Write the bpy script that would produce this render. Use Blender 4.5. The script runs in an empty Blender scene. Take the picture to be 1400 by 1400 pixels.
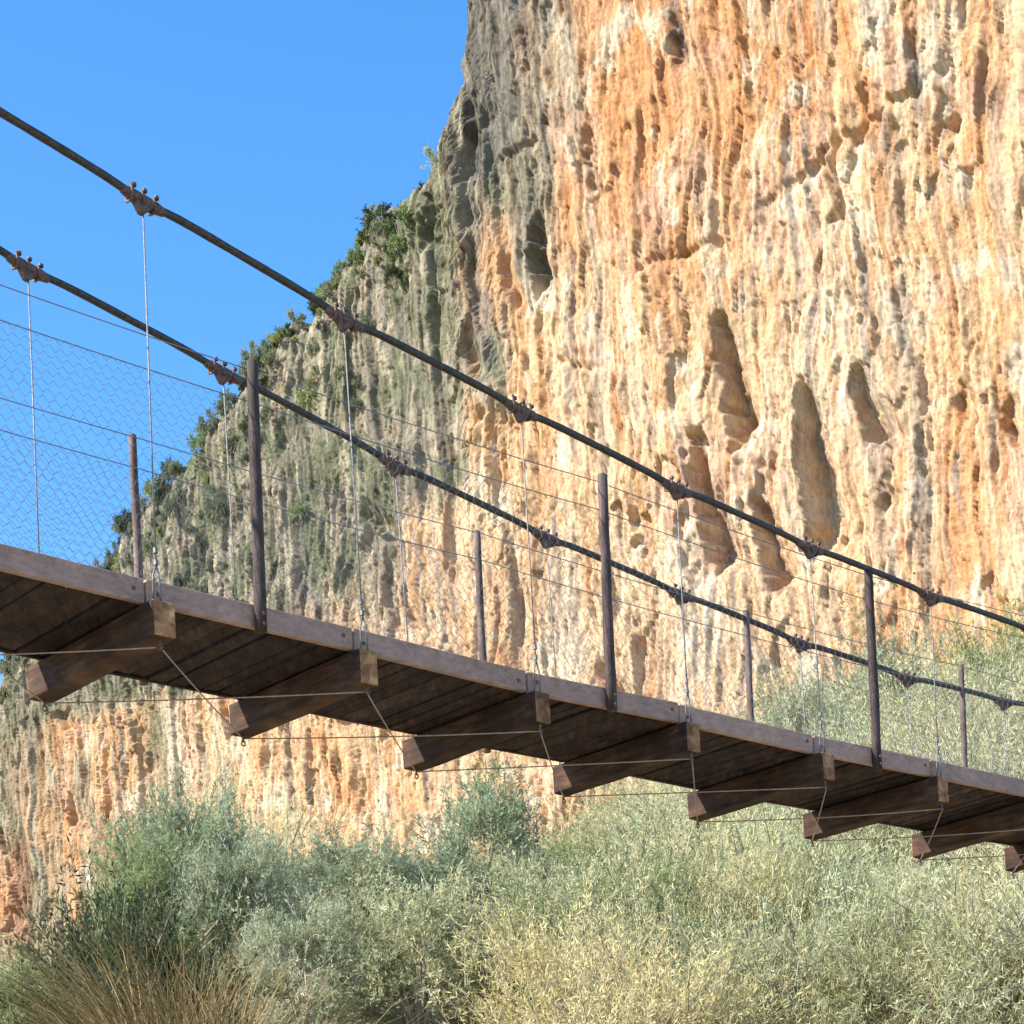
import bpy, math, random
import numpy as np
from mathutils import Vector

random.seed(7)
RNG = np.random.default_rng(11)
scene = bpy.context.scene
col = scene.collection
rad = math.radians

# ------------------------------------------------------------------ camera
CAM_F, CAM_CY, CAM_ROLL, CAM_PITCH = 3044.0, 1746.2, rad(-3.19), rad(2.42)
cam_data = bpy.data.cameras.new("camera")
cam_data.sensor_width = 36.0
cam_data.lens = 36.0 * CAM_F / 1400.0
cam_data.shift_y = (CAM_CY - 700.0) / 1400.0
cam_data.clip_start = 0.1
cam_data.clip_end = 3000.0
cam = bpy.data.objects.new("camera", cam_data)
col.objects.link(cam)
from mathutils import Matrix
cam.matrix_world = (Matrix.Rotation(rad(90) + CAM_PITCH, 4, 'X') @ Matrix.Rotation(CAM_ROLL, 4, 'Z'))
scene.camera = cam

# ------------------------------------------------------------------ light
SUN_AZ, SUN_EL = rad(69), rad(37)          # azimuth measured from "towards the viewer", to the left
S = Vector((-math.sin(SUN_AZ) * math.cos(SUN_EL), -math.cos(SUN_AZ) * math.cos(SUN_EL), math.sin(SUN_EL)))
world = bpy.data.worlds.new("World")
scene.world = world
world.use_nodes = True
wn = world.node_tree
sky = wn.nodes.new("ShaderNodeTexSky")
sky.sky_type = 'NISHITA'
sky.sun_disc = False
sky.sun_elevation = SUN_EL
sky.sun_rotation = math.atan2(S.x, S.y)
sky.altitude = 400.0
sky.air_density = 1.0
sky.dust_density = 0.6
sky.ozone_density = 3.0
hsv = wn.nodes.new("ShaderNodeHueSaturation")
hsv.inputs["Saturation"].default_value = 1.27
hsv.inputs["Value"].default_value = 0.95
wn.links.new(sky.outputs[0], hsv.inputs["Color"])
wn.links.new(hsv.outputs[0], wn.nodes["Background"].inputs[0])
wn.nodes["Background"].inputs[1].default_value = 0.15
sun_data = bpy.data.lights.new("sun", 'SUN')
sun_data.energy = 5.0
sun_data.angle = rad(0.53)
sun_data.color = (1.0, 0.95, 0.87)
sun = bpy.data.objects.new("sun", sun_data)
sun.rotation_euler = (-S).to_track_quat('-Z', 'Y').to_euler()
col.objects.link(sun)
vs = scene.view_settings
vs.view_transform = 'Standard'
vs.look = 'None'
vs.gamma = 1.0
vs.use_curve_mapping = False
vs.exposure = 1.3

# ------------------------------------------------------------------ geometry helpers
_fw = np.array([0, math.cos(CAM_PITCH), math.sin(CAM_PITCH)])
_up = np.array([0, -math.sin(CAM_PITCH), math.cos(CAM_PITCH)])
_cr, _sr = math.cos(CAM_ROLL), math.sin(CAM_ROLL)


def ray(px, py):
    """Direction from the viewer through a point of the photograph (1400 px wide)."""
    du, dv = px - 700.0, py - CAM_CY
    u = du * _cr + dv * _sr
    v = -du * _sr + dv * _cr
    return np.array([u / CAM_F, 0, 0]) + _fw - _up * v / CAM_F


def at_depth(px, py, y):
    r = ray(px, py)
    return r * (y / r[1])


def project(P):
    x, y, z = P[..., 0], P[..., 1], P[..., 2]
    yy = y * _fw[1] + z * _fw[2]
    zz = y * _up[1] + z * _up[2]
    u = CAM_F * x / yy
    v = -CAM_F * zz / yy
    return 700 + u * _cr - v * _sr, CAM_CY + u * _sr + v * _cr


def mesh_np(name, verts, faces, nper):
    """verts (n,3) float, faces flat int array of nper-gons."""
    me = bpy.data.meshes.new(name)
    verts = np.ascontiguousarray(verts, dtype=np.float32)
    faces = np.ascontiguousarray(faces, dtype=np.int32).ravel()
    nf = len(faces) // nper
    me.vertices.add(len(verts))
    me.vertices.foreach_set("co", verts.ravel())
    me.loops.add(len(faces))
    me.loops.foreach_set("vertex_index", faces)
    me.polygons.add(nf)
    me.polygons.foreach_set("loop_start", np.arange(0, nf * nper, nper, dtype=np.int32))
    me.update(calc_edges=True)
    return me


class MB:
    """Collects boxes and tubes and links them as one mesh object."""

    def __init__(self):
        self.v, self.f = [], []

    def add(self, vs_, fs_):
        o = len(self.v)
        self.v += [tuple(p) for p in vs_]
        self.f += [tuple(i + o for i in f) for f in fs_]

    def hexa(self, c8):
        self.add(c8, [(0, 3, 2, 1), (4, 5, 6, 7), (0, 1, 5, 4), (1, 2, 6, 5), (2, 3, 7, 6), (3, 0, 4, 7)])

    def tube(self, pts, r, seg=8, cap=True, lobes=0, twist=0.0, lobe_amp=0.0):
        pts = [np.asarray(p, float) for p in pts]
        n = len(pts)
        rr = r if hasattr(r, '__len__') else [r] * n
        vs_, dist = [], 0.0
        ref = None
        for i in range(n):
            t = pts[min(i + 1, n - 1)] - pts[max(i - 1, 0)]
            t = t / (np.linalg.norm(t) + 1e-12)
            if ref is None:
                ref = np.array([0, 0, 1.0]) if abs(t[2]) < 0.9 else np.array([1.0, 0, 0])
            a = np.cross(t, ref); a /= np.linalg.norm(a) + 1e-12
            b = np.cross(t, a)
            ref = -b if abs(np.dot(t, -b)) < 0.9 else ref
            if i:
                dist += np.linalg.norm(pts[i] - pts[i - 1])
            for k in range(seg):
                th = 2 * math.pi * k / seg
                q = rr[i]
                if lobes:
                    q *= 1 + lobe_amp * math.cos(lobes * (th + twist * dist))
                vs_.append(pts[i] + (a * math.cos(th) + b * math.sin(th)) * q)
        fs_ = []
        for i in range(n - 1):
            for k in range(seg):
                k2 = (k + 1) % seg
                fs_.append((i * seg + k, i * seg + k2, (i + 1) * seg + k2, (i + 1) * seg + k))
        if cap:
            fs_.append(tuple(range(seg - 1, -1, -1)))
            fs_.append(tuple((n - 1) * seg + k for k in range(seg)))
        self.add(vs_, fs_)

    def build(self, name, material, parent=None, smooth=False, bevel=0.0):
        me = bpy.data.meshes.new(name)
        me.from_pydata([tuple(map(float, p)) for p in self.v], [], self.f)
        me.update()
        return link(name, me, material, parent, smooth, bevel)


def link(name, me, material, parent=None, smooth=False, bevel=0.0):
    o = bpy.data.objects.new(name, me)
    col.objects.link(o)
    if material is not None and not me.materials:
        me.materials.append(material)
    if smooth:
        me.polygons.foreach_set("use_smooth", np.ones(len(me.polygons), dtype=bool))
    if bevel:
        m = o.modifiers.new("bevel", 'BEVEL')
        m.width = bevel
        m.segments = 1
        m.limit_method = 'ANGLE'
    if parent is not None:
        o.parent = parent
    return o


def tag(o, label=None, cat=None, group=None, kind=None):
    if label: o["label"] = label
    if cat: o["category"] = cat
    if group: o["group"] = group
    if kind: o["kind"] = kind
    return o


def empty(name, loc=(0, 0, 0)):
    o = bpy.data.objects.new(name, None)
    o.empty_display_size = 0.2
    o.location = loc
    col.objects.link(o)
    return o


# ------------------------------------------------------------------ numpy noise
_PERM = np.random.default_rng(5).permutation(4096).astype(np.int64)


def _hash(i, j, s=0):
    return _PERM[(_PERM[(i + 131 * s) & 4095] + j) & 4095]


def perlin(x, y, s=0):
    x = np.asarray(x, float); y = np.asarray(y, float)
    xi, yi = np.floor(x).astype(np.int64), np.floor(y).astype(np.int64)
    xf, yf = x - xi, y - yi
    u = xf * xf * xf * (xf * (xf * 6 - 15) + 10)
    v = yf * yf * yf * (yf * (yf * 6 - 15) + 10)

    def g(i, j, dx, dy):
        a = _hash(i, j, s) * (2 * math.pi / 4096)
        return np.cos(a) * dx + np.sin(a) * dy
    n00 = g(xi, yi, xf, yf); n10 = g(xi + 1, yi, xf - 1, yf)
    n01 = g(xi, yi + 1, xf, yf - 1); n11 = g(xi + 1, yi + 1, xf - 1, yf - 1)
    a = n00 + u * (n10 - n00); b = n01 + u * (n11 - n01)
    return (a + v * (b - a)) * 1.5


def fbm(x, y, s=0, o=4, gain=0.5):
    r, a = 0, 1.0
    for k in range(o):
        r = r + a * perlin(x, y, s + k * 7)
        x, y, a = x * 2.03 + 3.1, y * 2.03 + 1.7, a * gain
    return r


def ridged(x, y, s=0):
    return 1 - np.abs(perlin(x, y, s)) * 2


def sstep(e0, e1, x):
    t = np.clip((x - e0) / (e1 - e0), 0, 1)
    return t * t * (3 - 2 * t)


def flakes(x, y, s=0):
    """Voronoi cells, each a tilted facet with its own offset; returns facet height and edge distance."""
    xi, yi = np.floor(x).astype(np.int64), np.floor(y).astype(np.int64)
    best = np.full(x.shape, 9.0); second = np.full(x.shape, 9.0)
    h = np.zeros(x.shape)
    for dx in (-1, 0, 1):
        for dy in (-1, 0, 1):
            i, j = xi + dx, yi + dy
            jx = _hash(i, j, s) / 4096.0
            jy = _hash(i, j, s + 3) / 4096.0
            ex, ey = x - (i + jx), y - (j + jy)
            d = ex * ex + ey * ey
            off = _hash(i, j, s + 5) / 4096.0 - 0.5
            tx = _hash(i, j, s + 9) / 4096.0 - 0.5
            ty = _hash(i, j, s + 12) / 4096.0 - 0.5
            hh = off + tx * 1.3 * ex + ty * 0.7 * ey
            m = d < best
            second = np.where(m, best, np.minimum(second, d))
            h = np.where(m, hh, h)
            best = np.where(m, d, best)
    return h, np.sqrt(second) - np.sqrt(best)


# ------------------------------------------------------------------ material helpers
def new_mat(name):
    m = bpy.data.materials.new(name)
    m.use_nodes = True
    nt = m.node_tree
    return m, nt, nt.nodes["Principled BSDF"]


def nd(nt, t, **kw):
    n = nt.nodes.new(t)
    for k, v in kw.items():
        if k in n.inputs.keys() if isinstance(k, str) else False:
            n.inputs[k].default_value = v
        else:
            setattr(n, k, v)
    return n


def noise_node(nt, vec, scale, detail=4, rough=0.55, dist=0.0):
    n = nt.nodes.new("ShaderNodeTexNoise")
    n.inputs["Scale"].default_value = scale
    n.inputs["Detail"].default_value = detail
    n.inputs["Roughness"].default_value = rough
    n.inputs["Distortion"].default_value = dist
    if vec is not None:
        nt.links.new(vec, n.inputs["Vector"])
    return n.outputs["Fac"]


def mapping(nt, src, scale=(1, 1, 1), rot=(0, 0, 0)):
    n = nt.nodes.new("ShaderNodeMapping")
    n.inputs["Scale"].default_value = scale
    n.inputs["Rotation"].default_value = rot
    nt.links.new(src, n.inputs["Vector"])
    return n.outputs[0]


def ramp(nt, fac, stops):
    n = nt.nodes.new("ShaderNodeValToRGB")
    cr = n.color_ramp
    while len(cr.elements) > len(stops):
        cr.elements.remove(cr.elements[-1])
    while len(cr.elements) < len(stops):
        cr.elements.new(0.5)
    for e, (p, c) in zip(cr.elements, stops):
        e.position = p
        e.color = (c[0], c[1], c[2], 1) if hasattr(c, '__len__') else (c, c, c, 1)
    nt.links.new(fac, n.inputs[0])
    return n.outputs[0]


def mixc(nt, a, b, fac, mode='MIX'):
    n = nt.nodes.new("ShaderNodeMix")
    n.data_type = 'RGBA'
    n.blend_type = mode
    for sock, val in ((n.inputs[0], fac), (n.inputs[6], a), (n.inputs[7], b)):
        if isinstance(val, (int, float)):
            sock.default_value = val
        elif isinstance(val, tuple):
            sock.default_value = (*val, 1) if len(val) == 3 else val
        else:
            nt.links.new(val, sock)
    return n.outputs[2]


def bump(nt, bsdf, h, strength, dist):
    b = nt.nodes.new("ShaderNodeBump")
    b.inputs["Strength"].default_value = strength
    b.inputs["Distance"].default_value = dist
    nt.links.new(h, b.inputs["Height"])
    nt.links.new(b.outputs[0], bsdf.inputs["Normal"])


def wood(name, dark, mid, light, axis_scale, rough=0.8, stain=0.5, bump_s=0.5, obj_var=0.25):
    m, nt, bs = new_mat(name)
    tc = nt.nodes.new("ShaderNodeTexCoord")
    geo = nt.nodes.new("ShaderNodeNewGeometry")
    oi = nt.nodes.new("ShaderNodeObjectInfo")
    v = mapping(nt, geo.outputs["Position"], axis_scale, (0, 0, BR_ROT))
    addv = nt.nodes.new("ShaderNodeVectorMath"); addv.operation = 'ADD'
    sc = nt.nodes.new("ShaderNodeVectorMath"); sc.operation = 'SCALE'
    comb = nt.nodes.new("ShaderNodeCombineXYZ")
    for k in range(3):
        nt.links.new(oi.outputs["Random"], comb.inputs[k])
    nt.links.new(comb.outputs[0], sc.inputs[0]); sc.inputs["Scale"].default_value = 37.0
    nt.links.new(v, addv.inputs[0]); nt.links.new(sc.outputs[0], addv.inputs[1])
    g = noise_node(nt, addv.outputs[0], 6.0, 6, 0.62, 0.6)
    c = ramp(nt, g, [(0.3, dark), (0.52, mid), (0.72, light)])
    st = noise_node(nt, mapping(nt, geo.outputs["Position"], (1, 1, 1)), 5.0, 4, 0.6)
    stc = ramp(nt, st, [(0.42, 1 - stain), (0.62, 1.0)])
    c = mixc(nt, c, stc, 1.0, 'MULTIPLY')
    ov = ramp(nt, oi.outputs["Random"], [(0.0, 1 - obj_var), (1.0, 1 + obj_var)])
    c = mixc(nt, c, ov, 1.0, 'MULTIPLY')
    nt.links.new(c, bs.inputs["Base Color"])
    bs.inputs["Roughness"].default_value = rough
    bs.inputs["Specular IOR Level"].default_value = 0.25
    bump(nt, bs, g, bump_s, 0.006)
    return m


def metal(name, c0, c1, rough=0.55, metallic=0.6, scale=40):
    m, nt, bs = new_mat(name)
    geo = nt.nodes.new("ShaderNodeNewGeometry")
    n = noise_node(nt, geo.outputs["Position"], scale, 5, 0.65)
    nt.links.new(ramp(nt, n, [(0.35, c0), (0.65, c1)]), bs.inputs["Base Color"])
    bs.inputs["Roughness"].default_value = rough
    bs.inputs["Metallic"].default_value = metallic
    bump(nt, bs, n, 0.4, 0.002)
    return m


# bridge frame: d runs along the bridge, nrm across it away from the viewer
PHI = rad(45.93)
BO = np.array([-1.2366, 9.1343])
BD = np.array([math.sin(PHI), math.cos(PHI)])
BN = np.array([-math.cos(PHI), math.sin(PHI)])
BW = 0.9737
BR_ROT = -math.atan2(BD[1], BD[0])


def bp(a, c, z):
    q = BO + BD * a + BN * c
    return np.array([q[0], q[1], z])


def on_bridge(px, py, c):
    """A point seen on the upright plane at distance c across the bridge -> (along, height)."""
    r = ray(px, py)
    o = BO + BN * c
    k = np.dot(o, BN) / np.dot(r[:2], BN)
    p = r * k
    return float(np.dot(p[:2] - o, BD)), float(p[2])


# ================================================================== SETTING: cliff
WA = np.array([20.5, 43.4]); WB = np.array([-33.0, 91.7])
WL = float(np.linalg.norm(WB - WA))
WT = (WB - WA) / WL                      # along the wall, running left
WN = np.array([-WT[1], WT[0]])           # outward, towards the viewer and the left
if WN[1] > 0: WN = -WN


def wall_uz(px, py):
    r = ray(px, py)
    k = np.dot(WA, WN) / np.dot(r[:2], WN)
    p = r * k
    return float(np.dot(p[:2] - WA, WT)), float(p[2])


def wall_point(u, z, h):
    q = WA[None, :] + WT[None, :] * u[:, None] + WN[None, :] * h[:, None]
    return np.stack([q[:, 0], q[:, 1], z], 1)


def ground_z(x, y):
    x = np.asarray(x, float); y = np.asarray(y, float)
    base = -1.65 + 0.0 * y
    sl = np.maximum(0, y - 13.0)
    dist_wall = (x - WA[0]) * WN[0] + (y - WA[1]) * WN[1]      # metres in front of the wall
    front = np.clip(dist_wall, -6, 60)
    top = 12.6 - 0.29 * front
    z = np.maximum(base, np.minimum(top, base + 0.42 * sl))
    z = z + 1.35 * np.exp(-((x + 2.9) / 1.0) ** 2 - ((y - 18.6) / 2.0) ** 2)
    z = z + 1.3 * np.exp(-((x + 2.2) / 2.9) ** 2 - ((y - 27.5) / 3.6) ** 2)
    z = z + 0.9 * sstep(3.5, 7.5, x - 0.15 * (y - 45)) * sstep(12.0, 2.0, front)
    z = z + 0.25 * fbm(x / 5.0, y / 5.0, 40, 3)
    return z


# skyline of the photograph -> wall top along u
_sky_px = [(-700, 1500), (-300, 1230), (-120, 1040), (0, 925), (40, 885), (90, 840), (145, 775), (200, 682), (250, 630), (300, 560), (335, 500),
           (370, 472), (410, 430), (440, 392), (470, 350), (500, 305), (525, 278), (555, 244), (585, 232), (605, 205),
           (617, 165), (622, 120), (634, 60), (645, 0), (652, -60), (668, -140), (720, -190), (900, -230), (1400, -300), (2000, -330)]
_su, _sz = zip(*[wall_uz(a, b) for a, b in _sky_px])
_o = np.argsort(_su)
_su, _sz = np.array(_su)[_o], np.array(_sz)[_o]


def wall_top(u):
    return np.interp(u, _su, _sz)


u_in0, u_in1 = wall_uz(1440, 900)[0], wall_uz(-40, 900)[0]
NU_IN = 1180
us = np.concatenate([np.linspace(0, u_in0, 60, endpoint=False), np.linspace(u_in0, u_in1, NU_IN), np.linspace(u_in1, WL, 70)[1:]])
NZ = 660
Z0 = 11.0
tt = np.linspace(0, 1, NZ)
H = wall_top(us) + 0.5 * fbm(us / 1.6, us * 0 + 3.3, 60, 4)
UU = np.repeat(us[:, None], NZ, 1)
ZZ = Z0 + (H - Z0)[:, None] * tt[None, :]
uu, zz = UU.ravel(), ZZ.ravel()
PX, PY = project(wall_point(uu, zz, np.zeros_like(uu)))

wu = uu + 0.30 * fbm(uu / 2.2, zz / 5.0, 21, 3) + 0.03 * fbm(uu / 0.5, zz / 1.2, 22, 2)
wz = zz + 1.4 * fbm(uu / 4.0, zz / 5.0, 23, 2)
grey_side = sstep(700, 560, PX + 30 * fbm(uu / 2.0, zz / 4.0, 31, 3) + 0.22 * np.maximum(PY - 330, 0) * 0.6)

warm = 1 - grey_side
def billow(x, y, s_, o, gain):
    r_, a_ = 0, 1.0
    for k in range(o):
        r_ = r_ + a_ * (np.abs(perlin(x, y, s_ + k * 5)) * 2 - 0.6)
        x, y, a_ = x * 2.1 + 1.3, y * 2.1 + 4.7, a_ * gain
    return r_


h = 0.45 * perlin(uu / 13.0, zz / 44.0, 1)
h += 0.35 * perlin(wu / 4.2, zz / 26.0, 2)
f1, e1 = flakes(wu / 1.7, wz / 11.0, 50)
f2, e2 = flakes(wu / 0.62, wz / 4.6, 70)
f3, e3 = flakes(wu / 0.26, wz / 1.5, 90)
h += 0.22 * f1 + 0.20 * f2
h += 0.10 * np.clip(ridged(wu / 0.75, zz / 12.0, 3), 0, 1) ** 2
f4, e4 = flakes(uu / 0.55 + 0.12 * zz + 0.3 * fbm(uu / 1.1, zz / 1.3, 97, 3), zz / 1.15, 95)
fine = 0.12 * f3 + 0.15 * f4 * sstep(-0.15, 0.25, perlin(uu / 3.2, zz / 6.0, 98)) + 0.05 * ridged(wu / 0.30, zz / 7.0, 4) + 0.04 * ridged(wu / 0.15, zz / 3.4, 5)
fine += 0.070 * billow(wu / 0.6, zz / 2.6, 8, 6, 0.62)
fine -= 0.040 * billow(wu / 0.36, zz / 0.9, 208, 4, 0.66) * sstep(-0.3, 0.3, perlin(uu / 3.0, zz / 5.0, 17))
fine += 0.022 * RNG.normal(0, 0.5, len(uu))
# sheer recesses whose left edge overhangs them (seen as brown shade patches): px, top py, bottom py, width px, depth m
NICHES = [(1103, 520, 765, 46, 1.3), (1172, 500, 605, 40, 1.0), (990, 420, 600, 36, 1.1), (958, 580, 770, 42, 1.2),
          (1046, 690, 805, 44, 1.2), (1038, 620, 740, 30, 0.8), (938, 650, 790, 30, 0.7), (1308, 520, 570, 26, 0.7),
          (1365, 530, 600, 40, 0.8), (860, 660, 750, 28, 0.7), (730, 280, 410, 26, 1.0), (805, 150, 260, 22, 0.7),
          (500, 680, 730, 36, 0.8), (530, 760, 870, 22, 0.7), (562, 800, 880, 22, 0.7), (640, 100, 240, 20, 0.9),
          (590, 250, 340, 20, 0.9), (1288, 120, 175, 22, 0.6), (1130, 210, 300, 18, 0.6), (1160, 380, 440, 20, 0.5),
          (96, 1085, 1140, 26, 0.9), (5, 1120, 1290, 34, 0.55), (90, 965, 1005, 16, 0.7), (200, 985, 1065, 22, 0.5),
          (825, 900, 945, 30, 0.6), (1070, 890, 930, 28, 0.6), (655, 420, 520, 22, 0.8), (700, 330, 430, 18, 0.7),
          (1200, 650, 690, 30, 0.5), (930, 20, 90, 20, 0.8), (1245, 0, 130, 14, 0.5), (770, 480, 500, 40, 0.5),
          (660, 560, 580, 46, 0.5), (490, 690, 760, 16, 0.7), (150, 1150, 1200, 18, 0.6)]
wob = 9 * fbm(uu / 0.9, zz / 1.2, 77, 5, 0.65)
for (npx, t0, t1, wpx, dep) in NICHES:
    k = (PY + 1.5 * wob - t0) / (t1 - t0)
    sel = (k > -0.05) & (k < 1.15) & (np.abs(PX - npx) < wpx * 3 + 40)
    if not sel.any(): continue
    kk = k[sel]
    xl = PX[sel] + wob[sel] - npx - 6 * np.sin(kk * 5 + npx) + 10 * (1 - kk)
    prof = np.clip(kk, 0, 1) ** 0.6
    w = wpx * (0.15 + 0.85 * prof) * 1.5
    cut = sstep(-2.0, 2.0, xl) * np.clip(1 - xl / w, 0, 1) * sstep(-0.05, 0.04, kk) * sstep(1.14, 0.62 + 0.3 * math.sin(npx * 1.7) ** 2, kk)
    h[sel] -= (1.15 if dep > 0.95 else 0.75) * dep * cut * (0.35 + 0.65 * prof)
# slanting crack lines across the wall: small roofs
CRACKS = [[(1035, 272), (1075, 238), (1110, 200), (1150, 180), (1225, 128), (1290, 84)], [(880, 366), (930, 340), (985, 322)], [(690, 215), (740, 182)],
          [(300, 545), (345, 520)], [(640, 292), (670, 288)]]
for cr in CRACKS:
    for (ax, ay), (bx, by) in zip(cr[:-1], cr[1:]):
        L2 = (bx - ax) ** 2 + (by - ay) ** 2
        t = np.clip(((PX - ax) * (bx - ax) + (PY - ay) * (by - ay)) / L2, 0, 1)
        yl = ay + t * (by - ay) + wob * 0.5
        inside = (PX > min(ax, bx)) & (PX < max(ax, bx))
        dd = PY - yl
        h -= np.where(inside, (0.20 + 0.012 * wob) * sstep(-1.5, 1.0, dd) * np.clip(1 - dd / 15.0, 0, 1), 0)
# top edge rounds back
hg_ = h.reshape(len(us), NZ)
for _ in range(2):
    hg_[1:-1] = 0.25 * hg_[:-2] + 0.5 * hg_[1:-1] + 0.25 * hg_[2:]
    hg_[:, 1:-1] = 0.25 * hg_[:, :-2] + 0.5 * hg_[:, 1:-1] + 0.25 * hg_[:, 2:]
h = hg_.ravel() + fine
edge = np.clip((zz - (np.repeat(H, NZ) - 1.6)) / 1.6, 0, 1)
h -= 0.45 * edge ** 2.5
HH = h.reshape(len(us), NZ)
P = wall_point(uu, zz, h).reshape(len(us), NZ, 3)
# crown of the cliff: rows running back from the edge and down behind
back = []
for off, dz in ((0.8, 0.10), (2.0, 0.2), (5.0, 0.0), (14.0, -0.5), (24.0, -3.0), (30.0, -40.0)):
    b = P[:, -1, :].copy()
    b[:, :2] -= WN[None, :] * off
    b[:, 2] += dz + 0.15 * perlin(us, us * 0 + off, 9)
    back.append(b[:, None, :])
P = np.concatenate([P] + back, 1)
NR = P.shape[1]
ii, jj = np.meshgrid(np.arange(len(us) - 1), np.arange(NR - 1), indexing='ij')
a0 = (ii * NR + jj).ravel()
quads = np.stack([a0, a0 + 1, a0 + NR + 1, a0 + NR], 1)
cliff_me = mesh_np("cliff", P.reshape(-1, 3), quads, 4)

# rock pigments: cream, ochre, orange, grey, lichen, black water streaks
def c3(*c): return np.array(c, float)
n_big = fbm(uu / 5.0, zz / 14.0, 110, 4)
n_mid = fbm(wu / 1.3, zz / 7.0, 114, 4)
n_fine = fbm(uu / 0.35, zz / 2.2, 118, 4)
n_blot = fbm(uu / 1.6, zz / 2.0, 122, 4)
cream, ochre, orange, pink = c3(.64, .485, .32), c3(.59, .385, .215), c3(.55, .285, .135), c3(.55, .36, .26)
grey, lichen, black, pale = c3(.25, .235, .19), c3(.17, .185, .11), c3(.085, .08, .08), c3(.66, .56, .41)


def lerp(a, b, t):
    return a + (b - a) * np.clip(t, 0, 1)[:, None]


# where the wall is warm (right) and where it is weathered grey (left and upper left)
orange_zone = (sstep(690, 860, PX) * sstep(380, 60, PY) * 0.5 + 0.5 * np.exp(-((PX - 860) / 170) ** 2 - ((PY - 150) / 300) ** 2)
               + 0.45 * np.exp(-((PX - 1320) / 60) ** 2 - ((PY - 720) / 160) ** 2) + 0.4 * np.exp(-((PX - 560) / 110) ** 2 - ((PY - 790) / 110) ** 2)
               + 0.6 * np.exp(-((PX - 110) / 90) ** 2 - ((PY - 1180) / 90) ** 2) + 0.35 * np.exp(-((PX - 400) / 120) ** 2 - ((PY - 1080) / 90) ** 2))
C = np.repeat(cream[None, :], len(uu), 0)
C = lerp(C, np.repeat(ochre[None, :], len(uu), 0), 0.66 + 0.75 * n_mid + 0.4 * n_big + 0.35 * orange_zone)
C = lerp(C, np.repeat(orange[None, :], len(uu), 0), sstep(0.02, 0.75, 0.55 * n_mid + 0.5 * n_fine * 0.6 + 0.45 * n_big + 0.95 * orange_zone - 0.10))
C = lerp(C, np.repeat(pink[None, :], len(uu), 0), 0.6 * sstep(0.15, 0.6, fbm(uu / 3.0, zz / 4.0, 126, 3)))
C = lerp(C, np.repeat(pale[None, :], len(uu), 0), 0.8 * sstep(0.22, 0.6, n_blot + 0.25 * n_fine) + 0.7 * np.exp(-((PX - 1170) / 36) ** 2 - ((PY - 310) / 60) ** 2))
# grey field
bx = np.interp(PY, [-300, 0, 250, 330, 420, 560, 650, 720, 800, 900, 1000, 1100, 1400], [800, 790, 765, 715, 680, 670, 620, 520, 480, 430, 60, 40, 30])
g = sstep(50, -60, PX - bx + 60 * n_mid + 40 * n_big)
g = np.maximum(g, 0.55 * sstep(0.1, 0.5, fbm(uu / 2.4, zz / 11.0, 133, 4)) * sstep(1000, 500, PX + 0.2 * PY))
g = np.maximum(g, 0.75 * np.exp(-((PX - 215) / 24) ** 2 - ((PY - 1010) / 80) ** 2))
g = np.maximum(g, 0.7 * np.exp(-((PX - 30) / 45) ** 2 - ((PY - 1040) / 140) ** 2))
C = lerp(C, np.repeat(grey[None, :], len(uu), 0) * (1.15 + 0.5 * n_fine + 0.3 * n_mid)[:, None], g * 0.88)
C = lerp(C, np.repeat(lichen[None, :], len(uu), 0), g * sstep(-0.3, 0.35, n_blot + 0.3 * n_fine) * 0.85 * sstep(80, 330, PY))
C = lerp(C, np.repeat(pale[None, :], len(uu), 0) * 0.95, g * 0.5 * sstep(0.2, 0.6, fbm(uu / 0.3, zz / 2.6, 140, 3)))
# dark water streaks running down
st = sstep(0.30, 0.62, fbm(wu / 0.9, zz / 16.0, 150, 4, 0.6))
place = np.clip(0.25 + 0.9 * sstep(420, 0, PY) * sstep(1000, 650, PX) + 0.35 * g, 0, 1)
C = lerp(C, np.repeat(black[None, :], len(uu), 0), st * place * 0.75)
for (x0, y0, x1, y1, w_, s_) in ((1245, -40, 1262, 190, 9, .75), (1215, 150, 1212, 330, 16, .5), (930, -40, 938, 110, 16, .8), (700, -40, 690, 250, 26, .6), (770, -40, 800, 130, 10, .5),
                                 (660, -40, 655, 300, 22, .7), (1205, 380, 1260, 800, 26, .28), (735, 270, 742, 400, 16, .6), (660, 400, 670, 520, 20, .5),
                                 (1350, 100, 1352, 420, 14, .35), (1010, 380, 1000, 560, 14, .3), (1070, 640, 1085, 760, 18, .4)):
    t = (PY - y0) / (y1 - y0)
    cx = x0 + (x1 - x0) * t + 14 * n_mid
    m = np.exp(-((PX - cx) / w_) ** 2) * sstep(-0.1, 0.08, t) * sstep(1.1, 0.7, t)
    C = lerp(C, np.repeat((black * 1.6)[None, :], len(uu), 0), m * s_ * (1 + 0.6 * n_fine))
st2 = sstep(0.25, 0.6, fbm(wu / 0.16, zz / 4.0, 160, 4, 0.65))
C = lerp(C, C * c3(.50, .42, .36)[None, :], st2 * (0.6 + 0.2 * g))
st3 = sstep(0.2, 0.6, fbm(wu / 0.40, zz / 6.0, 170, 4, 0.65))
C = lerp(C, np.repeat(c3(.50, .235, .085)[None, :], len(uu), 0), st3 * 0.55 * (1 - g))
st4 = sstep(0.20, 0.55, fbm(wu / 0.22, zz / 14.0, 180, 4, 0.6)) * sstep(-0.25, 0.35, fbm(uu / 3.5, zz / 9.0, 186, 3))
C = lerp(C, np.repeat(c3(.27, .235, .20)[None, :], len(uu), 0), st4 * 0.7)
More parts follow.
